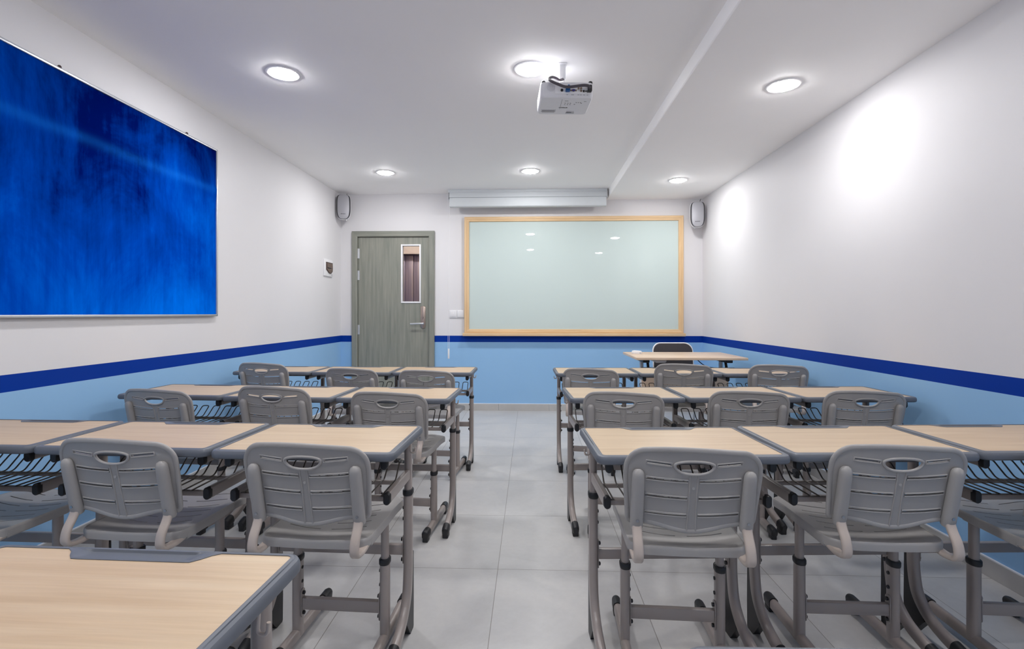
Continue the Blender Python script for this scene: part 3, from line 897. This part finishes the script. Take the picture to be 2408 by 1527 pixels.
def make_chair():
    R = empty('student_chair')
    up = []
    # backrest
    out = back_outline()
    hand = []
    for i in range(28):
        a = 2 * PI * i / 28; s_ = math.sin(a)
        hand.append((0.0555 * math.copysign(abs(math.cos(a)) ** 0.85, math.cos(a)), 0.724 + (0.013 if s_ > 0 else 0.027) * s_))
    holes = [hand]; lips = [(hand, 0.0044)]
    for s in (-1, 1):
        c = lambda x: 0.728 + (abs(x) - 0.098) * 0.09
        p = slot_poly(c, *sorted((s * 0.066, s * 0.132)), 0.0052, 6); holes.append(p)
        lips.append(([(x, z) for x, z in slot_poly(c, *sorted((s * 0.0635, s * 0.1345)), 0.0105, 6)], 0.0022))
    ribs = []
    for z0_ in (0.676, 0.623, 0.569):
        for s in (-1, 1):
            c = lambda x, z0_=z0_: z0_ + 0.006 * (abs(x) / 0.138) ** 2
            x0_, x1_ = sorted((s * 0.016, s * 0.134))
            holes.append(slot_poly(c, x0_, x1_, 0.0036, 10))
            for dz in (0.0046, -0.0046):
                ribs.append([(x0_ + (x1_ - x0_) * i / 10, c(x0_ + (x1_ - x0_) * i / 10) + dz) for i in range(11)])
    TH = 0.0065
    bk = MB()
    plate(bk, out, holes, 0.0135, lambda v: Vector((v.x, back_y(v.x, v.y), v.y)), lambda v: Vector((v.x, back_y(v.x, v.y) + TH, v.y)))
    def on(p, d=0.0): return Vector((p[0], back_y(p[0], p[1]) - d, p[1]))
    bk.sweep([on(p, -0.003) for p in out], oval(0.011, 0.016, 12), side=(0, 1, 0), closed=True)
    for loop, r in lips:
        bk.sweep([on(p) for p in loop], circ(r, 8), side=(0, 1, 0), closed=True)
    for l in ribs:
        bk.sweep([on(p) for p in l], circ(0.0026, 8), side=(0, 1, 0))
    for s in (-1, 1):
        bk.sweep([on((s * (0.0115 + 0.0010 * math.cos((z - 0.52) * 30)), z)) for z in [0.700 - 0.184 * i / 14 for i in range(15)]], circ(0.0025, 8), side=(0, 1, 0))
    bk.lathe(on((0, 0.655), 0.0), [(0.0045, -0.001), (0.0045, 0.0005), (0.003, 0.001)], 'Y', 12)
    back = bk.build('backrest', M['plastic'], R, 50); up.append(back)
    # seat
    so = []
    for x, y in rrect(-0.181, 0.181, -0.215, 0.172, 0.045, 7):
        so.append((x * (1 - 0.045 * (0.172 - y) / 0.387), y))
    # densify straight runs
    dn = []
    for i in range(len(so)):
        a, b = Vector(so[i]), Vector(so[(i + 1) % len(so)])
        k = max(1, int((b - a).length / 0.02))
        dn += [tuple(a.lerp(b, j / k)) for j in range(k)]
    so = dn
    def sz(x, y):
        z = 0.468 - 0.013 * (1 - min(1, (x / 0.185) ** 2)) * (1 - smooth((y - 0.02) / 0.15)) * (0.35 + 0.65 * smooth((y + 0.215) / 0.06))
        if y > 0.10: z -= 1.2 * (y - 0.10) ** 2
        z += 0.004 * smooth((y - 0.05) / 0.08) * (math.cos(2 * PI * x / 0.185) * -1)
        return z
    sh = []
    for y0_ in (0.112, 0.066, 0.020, -0.026, -0.072, -0.118):
        for s in (-1, 1):
            c = lambda x, y0_=y0_: y0_ + 0.016 * (abs(x) / 0.13) ** 2
            sh.append(slot_poly(c, *sorted((s * 0.018, s * 0.130)), 0.0044, 9))
    st = MB()
    plate(st, so, sh, 0.0155, lambda v: Vector((v.x, v.y, sz(v.x, v.y))), lambda v: Vector((v.x, v.y, sz(v.x, v.y) - 0.006)))
    def off(k): return [(x * k, (y + 0.02) * k - 0.02) for x, y in so]
    def zr(i): return sz(*so[i])
    rings = []
    for k, d in ((0.985, 0.0008), (1.0, 0.001), (1.012, -0.002), (1.018, -0.008), (1.012, -0.026), (0.99, -0.026), (0.985, -0.004)):
        o = off(k); rings.append([Vector((o[i][0], o[i][1], zr(i) + d)) for i in range(len(so))])
    st.ring_loft(rings, closed_path=True)
    for s in (-1, 1):
        st.sweep([(s * PX * 0.98, -0.18, 0.444), (s * PX, 0.02, 0.446)], rrect(-0.022, 0.022, -0.010, 0.010, 0.004, 3), side=(1, 0, 0))
    up.append(st.build('seat', M['plastic'], R, 45))
    for s in (-1, 1):
        x = s * PX
        # sleeve on the back of the backrest
        sl = MB()
        zs = [0.527, 0.530, 0.56, 0.62, 0.68, 0.695, 0.704, 0.709]
        sc_ = [0.93, 1, 1, 0.98, 0.95, 0.9, 0.72, 0.36]
        def sy(z): return -0.229 - (z - 0.545) * TILT
        sl.sweep([(x, sy(z) - 0.004 + (1 - k) * 0.006, z) for z, k in zip(zs, sc_)], oval(0.031, 0.038, 18), side=(0, 1, 0), scales=sc_)
        so_ = sl.build('side_sleeve', M['plastic'], R, 45); up.append(so_)
        MB().lathe((x, sy(0.553) - 0.0195, 0.553), [(0.0045, -0.002), (0.0045, 0.0012), (0.002, 0.0004)], 'Y', 12).build('screw', M['screw'], so_)
        bp = fillet([(x, -0.232, 0.575), (x, -0.238, 0.528), (x, -0.268, 0.486), (x, -0.273, 0.444), (x, -0.225, 0.434), (x, -0.16, 0.444), (x, -0.03, 0.446)], 0.034, 7)
        up.append(MB().sweep(bp, [(b, a) for a, b in oval(0.0155, 0.029, 16)], side=(1, 0, 0)).build('back_support', M['tube_light'], R))
        up.append(MB().sweep([(x, 0, 0.22), (x, 0, 0.446)], oval(0.025, 0.034, 18), side=(1, 0, 0)).build('upper_post', M['tube'], R))
        MB().sweep([(x, 0, 0.292), (x, 0, 0.296), (x, 0, 0.308), (x, 0, 0.312)], oval(0.037, 0.050, 18), side=(1, 0, 0), scales=[0.94, 1, 1, 0.9]).build('collar', M['black'], R)
        lg = MB().sweep([(x, 0, 0.03), (x, 0, 0.295)], oval(0.032, 0.044, 18), side=(1, 0, 0))
        lg.sweep([(x, -0.15, 0.036), (x, 0.22, 0.036)], oval(0.030, 0.042, 18), side=(1, 0, 0))
        lo = lg.build('leg', M['tube'], R)
        for e, d in ((-0.172, -1), (0.245, 1)):
            cp = MB().sweep([(x, e - d * 0.055, 0.037), (x, e - d * 0.012, 0.037), (x, e - d * 0.003, 0.036), (x, e, 0.035)], oval(0.035, 0.048, 18), side=(1, 0, 0), scales=[1, 1, 0.9, 0.6])
            cp.box((x, e - d * 0.026, 0.012), (0.028, 0.040, 0.024), 0.004)
            cp.build('foot_cap', M['black'], lo)
        MB().sweep([(x - s * 0.016, 0, 0.142), (x - s * 0.019, 0, 0.142)], oval(0.026, 0.10, 16), side=(0, 1, 0)).build('bolt_plate', M['tube'], lo)
        for z in (0.177, 0.107):
            MB().lathe((x - s * 0.0215, 0, z), [(0.0065, -0.004), (0.0065, 0.003), (0.004, 0.005)], 'X', 10).build('bolt', M['black'], lo)
        for z in (0.266, 0.217):
            MB().lathe((x - s * 0.0165, 0, z), [(0.006, -0.003), (0.006, 0.001), (0.003, 0.0025)], 'X', 10).build('hole_plug', M['black'], lo)
    MB().box((0, 0, 0.141), (0.278, 0.020, 0.040), 0.003).build('stretcher', M['tube'], R)
    return R

UPPER = ('backrest', 'seat', 'side_sleeve', 'back_support', 'upper_post')
def place(proto, first, x, y, rot, lab, cat, grp, raise_=0.0):
    o = proto if first else copy_tree(proto)
    o.location = (x, y, 0); o.rotation_euler = (0, 0, math.radians(rot))
    if cat == 'chair':
        for c in o.children:
            c.location.z = raise_ if c.name.split('.')[0] in UPPER else 0.0
    tag(o, lab, cat, grp)
    return o

desk0 = make_desk(); chair0 = make_chair()
ROWS = {'A': 'in the third row from the whiteboard', 'B': 'in the middle row, second from the whiteboard', 'C': 'in the row closest to the whiteboard', 'O': 'at the bottom of the photo, closest to the camera'}
SPOT = {1: 'beside the aisle', 2: 'in the middle', 3: 'against the wall'}
DESKS = [('A', 'L', 1, -0.693, 1.886, -1.6), ('A', 'L', 2, -1.289, 1.911, -1.6), ('A', 'L', 3, -1.884, 1.927, -1.2),
         ('A', 'R', 1, 0.472, 1.886, 2.8), ('A', 'R', 2, 1.062, 1.935, 2.8), ('A', 'R', 3, 1.655, 1.975, 2.8),
         ('B', 'L', 1, -0.678, 2.846, -2.0), ('B', 'L', 2, -1.270, 2.867, -2.8), ('B', 'L', 3, -1.862, 2.910, -2.8),
         ('B', 'R', 1, 0.470, 2.897, 3.2), ('B', 'R', 2, 1.060, 2.931, 3.2), ('B', 'R', 3, 1.651, 2.966, 3.2),
         ('C', 'L', 1, -0.706, 3.940, 0.0), ('C', 'L', 2, -1.292, 3.935, -0.5), ('C', 'L', 3, -1.878, 3.940, -0.5),
         ('C', 'R', 1, 0.467, 3.925, 1.0), ('C', 'R', 2, 1.056, 3.937, 1.0), ('C', 'R', 3, 1.645, 3.95, 1.0),
         ('O', 'L', 1, -0.688, 0.880, -1.6), ('O', 'R', 1, 0.480, 0.655, 1.0)]
side_txt = {'L': 'left block', 'R': 'right block'}
wall_txt = {'L': 'nearest the left wall', 'R': 'nearest the right wall'}
seen = set()
for i, (row, sd, k, fx, fy, rot) in enumerate(DESKS):
    a = math.radians(rot)
    x, y = fx + 0.195 * math.sin(a), fy - 0.195 * math.cos(a)
    where = {1: 'at the aisle end', 2: 'in the middle', 3: wall_txt[sd]}[k]
    rown = {'A': 'third row from the whiteboard', 'B': 'second row from the whiteboard', 'C': 'row nearest the whiteboard'}.get(row)
    if row == 'O':
        lab = 'pale wood student desk cut off by the photo’s bottom left corner' if sd == 'L' else 'student desk showing only its grey far rim at the bottom right'
        lab = lab.replace('’', "'")
    else:
        lab = 'wood-topped grey-rimmed desk %s of the %s, %s' % (where, side_txt[sd], rown) if k < 3 else 'wood-topped grey-rimmed desk %s, %s' % (where, rown)
    place(desk0, i == 0, x, y, rot, lab, 'desk', 'student desks in rows')

# pod line of each chair (x, y), rotation, extra height
CHAIRS = [('A', 'L', 1, -0.673, 1.456, -2.5, 0), ('A', 'L', 2, -1.280, 1.485, -3.0, 0),
          ('A', 'R', 1, 0.469, 1.446, -2.5, 0), ('A', 'R', 2, 1.087, 1.500, -1.0, 0),
          ('B', 'L', 1, -0.697, 2.414, -5.0, 0), ('B', 'L', 2, -1.281, 2.430, -6.0, 0.022), ('B', 'L', 3, -1.900, 2.460, -7.0, 0),
          ('B', 'R', 1, 0.454, 2.455, -7.0, 0), ('B', 'R', 2, 1.084, 2.505, -3.0, 0), ('B', 'R', 3, 1.664, 2.535, -3.0, 0),
          ('C', 'L', 1, -0.707, 3.350, -5.0, 0), ('C', 'L', 2, -1.257, 3.449, -7.0, 0), ('C', 'L', 3, -1.914, 3.490, -8.0, 0.031),
          ('C', 'R', 1, 0.418, 3.495, -8.0, 0), ('C', 'R', 2, 1.060, 3.490, -8.0, 0.034), ('C', 'R', 3, 1.707, 3.490, -6.0, 0.031),
          ('A', 'L', 3, None, (-1.85, 1.74), -3.0, 0), ('A', 'R', 3, None, (1.69, 1.78), -2.0, 0)]
for i, (row, sd, k, px, py, rot, rs) in enumerate(CHAIRS):
    a = math.radians(rot)
    if px is None: x, y = py
    else: x, y = px - 0.27 * math.sin(a), py + 0.27 * math.cos(a)
    where = {1: 'at the aisle end', 2: 'in the middle', 3: wall_txt[sd]}[k]
    rown = {'A': 'third row from the whiteboard', 'B': 'second row from the whiteboard', 'C': 'row nearest the whiteboard'}[row]
    lab = 'grey plastic chair %s of the %s, %s' % (where, side_txt[sd], rown) if k < 3 else 'grey plastic chair %s, %s' % (where, rown)
    place(chair0, i == 0, x, y, rot, lab, 'chair', 'grey plastic student chairs', rs)

# ------------------------------------------------------------------ teacher's table, chair and the gadget on it
tt = empty('teacher_table', (1.398, 4.69, 0)); tag(tt, "teacher's pale wood table in front of the whiteboard's right end", 'table')
tp = MB().box((0, 0, 0.764), (0.955, 0.64, 0.022), 0.003); tp.build('tabletop', M['table_wood'], tt)
for s in (-1, 1):
    x = s * 0.365
    lg = MB().sweep([(x, 0, 0.72), (x, 0, 0.05)], oval(0.035, 0.05, 16), side=(1, 0, 0))
    lg.sweep([(x, -0.26, 0.055), (x, 0.26, 0.055)], oval(0.03, 0.04, 14), side=(1, 0, 0))
    lo = lg.build('leg', M['alu'], tt)
    MB().box((x, 0, 0.735), (0.06, 0.40, 0.034), 0.006).build('top_bracket', M['dark'], tt)
    kn = MB().sweep([(x - s * 0.02, -0.16, 0.72), (x - s * 0.02, -0.18, 0.675)], circ(0.012, 10)); kn.sweep([(x - 0.045, -0.19, 0.668), (x + 0.045, -0.19, 0.668)], circ(0.010, 10))
    kn.build('fold_lever', M['black'], tt)
    for e in (-0.24, 0.24):
        wh = MB().cyl((x, e, 0.025), 0.025, 0.02, 'X', 18); wh.build('caster', M['black'], lo)
MB().box((0.0, -0.18, 0.665), (0.70, 0.03, 0.02), 0.004).build('cross_beam', M['dark'], tt)
mp = MB().box((0.005, -0.09, 0.47), (0.78, 0.018, 0.35), 0.002); mp.build('modesty_panel', M['table_wood'], tt)
MB().box((-0.388, -0.09, 0.47), (0.006, 0.022, 0.352), 0.001).build('panel_edging', M['white'], tt)
MB().box((-0.24, -0.12, 0.735), (0.10, 0.20, 0.03), 0.012).build('cable_tray', M['offwhite'], tt)
MB().sweep(fillet([(0.16, 0.1, 0.74), (0.20, 0.0, 0.68), (0.24, -0.1, 0.665), (0.30, -0.16, 0.67)], 0.05), circ(0.004, 8)).build('cable', M['black'], tt)

tc = empty('teacher_chair', (1.475, 5.04, 0), math.radians(2)); tag(tc, "black cushioned chair with white frame behind the teacher's table", 'chair')
# faces the room: the sitter looks towards -y
bo = rrect(-0.199, 0.199, 0.495, 0.845, 0.077, 8)
def cb_y(x, z): return 0.125 + (z - 0.45) * 0.16 + 0.02 * (1 - (x / 0.2) ** 2)
bk = MB()
plate(bk, bo, [], 0.03, lambda v: Vector((v.x, cb_y(v.x, v.y) - 0.03 + 0.02 * min(1, (v.x / 0.2) ** 2), v.y)), lambda v: Vector((v.x, cb_y(v.x, v.y) + 0.012, v.y)))
bk.build('backrest', M['leather'], tc, 60)
fp_ = rrect(-0.203, 0.203, 0.49, 0.850, 0.08, 8)
MB().sweep([Vector((x, cb_y(x, z), z)) for x, z in fp_], circ(0.0075, 10), side=(0, 1, 0), closed=True).build('back_frame', M['white'], tc)
st = MB().box((0, -0.08, 0.452), (0.44, 0.42, 0.055), 0.025, seg=4); st.build('seat', M['leather'], tc)
for s in (-1, 1):
    MB().sweep(fillet([(s * 0.205, 0.18, 0.60), (s * 0.225, 0.16, 0.43), (s * 0.225, -0.24, 0.42), (s * 0.235, -0.27, 0.0)], 0.05), circ(0.011, 10)).build('leg', M['white'], tc)
    MB().sweep(fillet([(s * 0.225, 0.10, 0.425), (s * 0.235, 0.24, 0.0)], 0.05), circ(0.011, 10)).build('leg', M['white'], tc)
gz = 0.775
rc = empty('remote_control', (1.005, 4.76, gz), math.radians(-12)); tag(rc, "small white rounded gadget lying on the left end of the teacher's table", 'gadget')
ro = rrect(-0.048, 0.048, -0.03, 0.03, 0.024, 6)
MB().ring_loft([[Vector((x * 0.92, y * 0.9, 0)) for x, y in ro], [Vector((x, y, 0.008)) for x, y in ro], [Vector((x, y, 0.018)) for x, y in ro], [Vector((x * 0.9, y * 0.85, 0.030 - 0.05 * max(0, x))) for x, y in ro], [Vector((x * 0.6, y * 0.5, 0.033 - 0.06 * max(0, x))) for x, y in ro]]).build('shell', M['white'], rc)
MB().lathe((0.030, -0.0285, 0.012), [(0.003, -0.003), (0.003, 0.001)], 'Y', 10).build('indicator', M['ink'], rc)
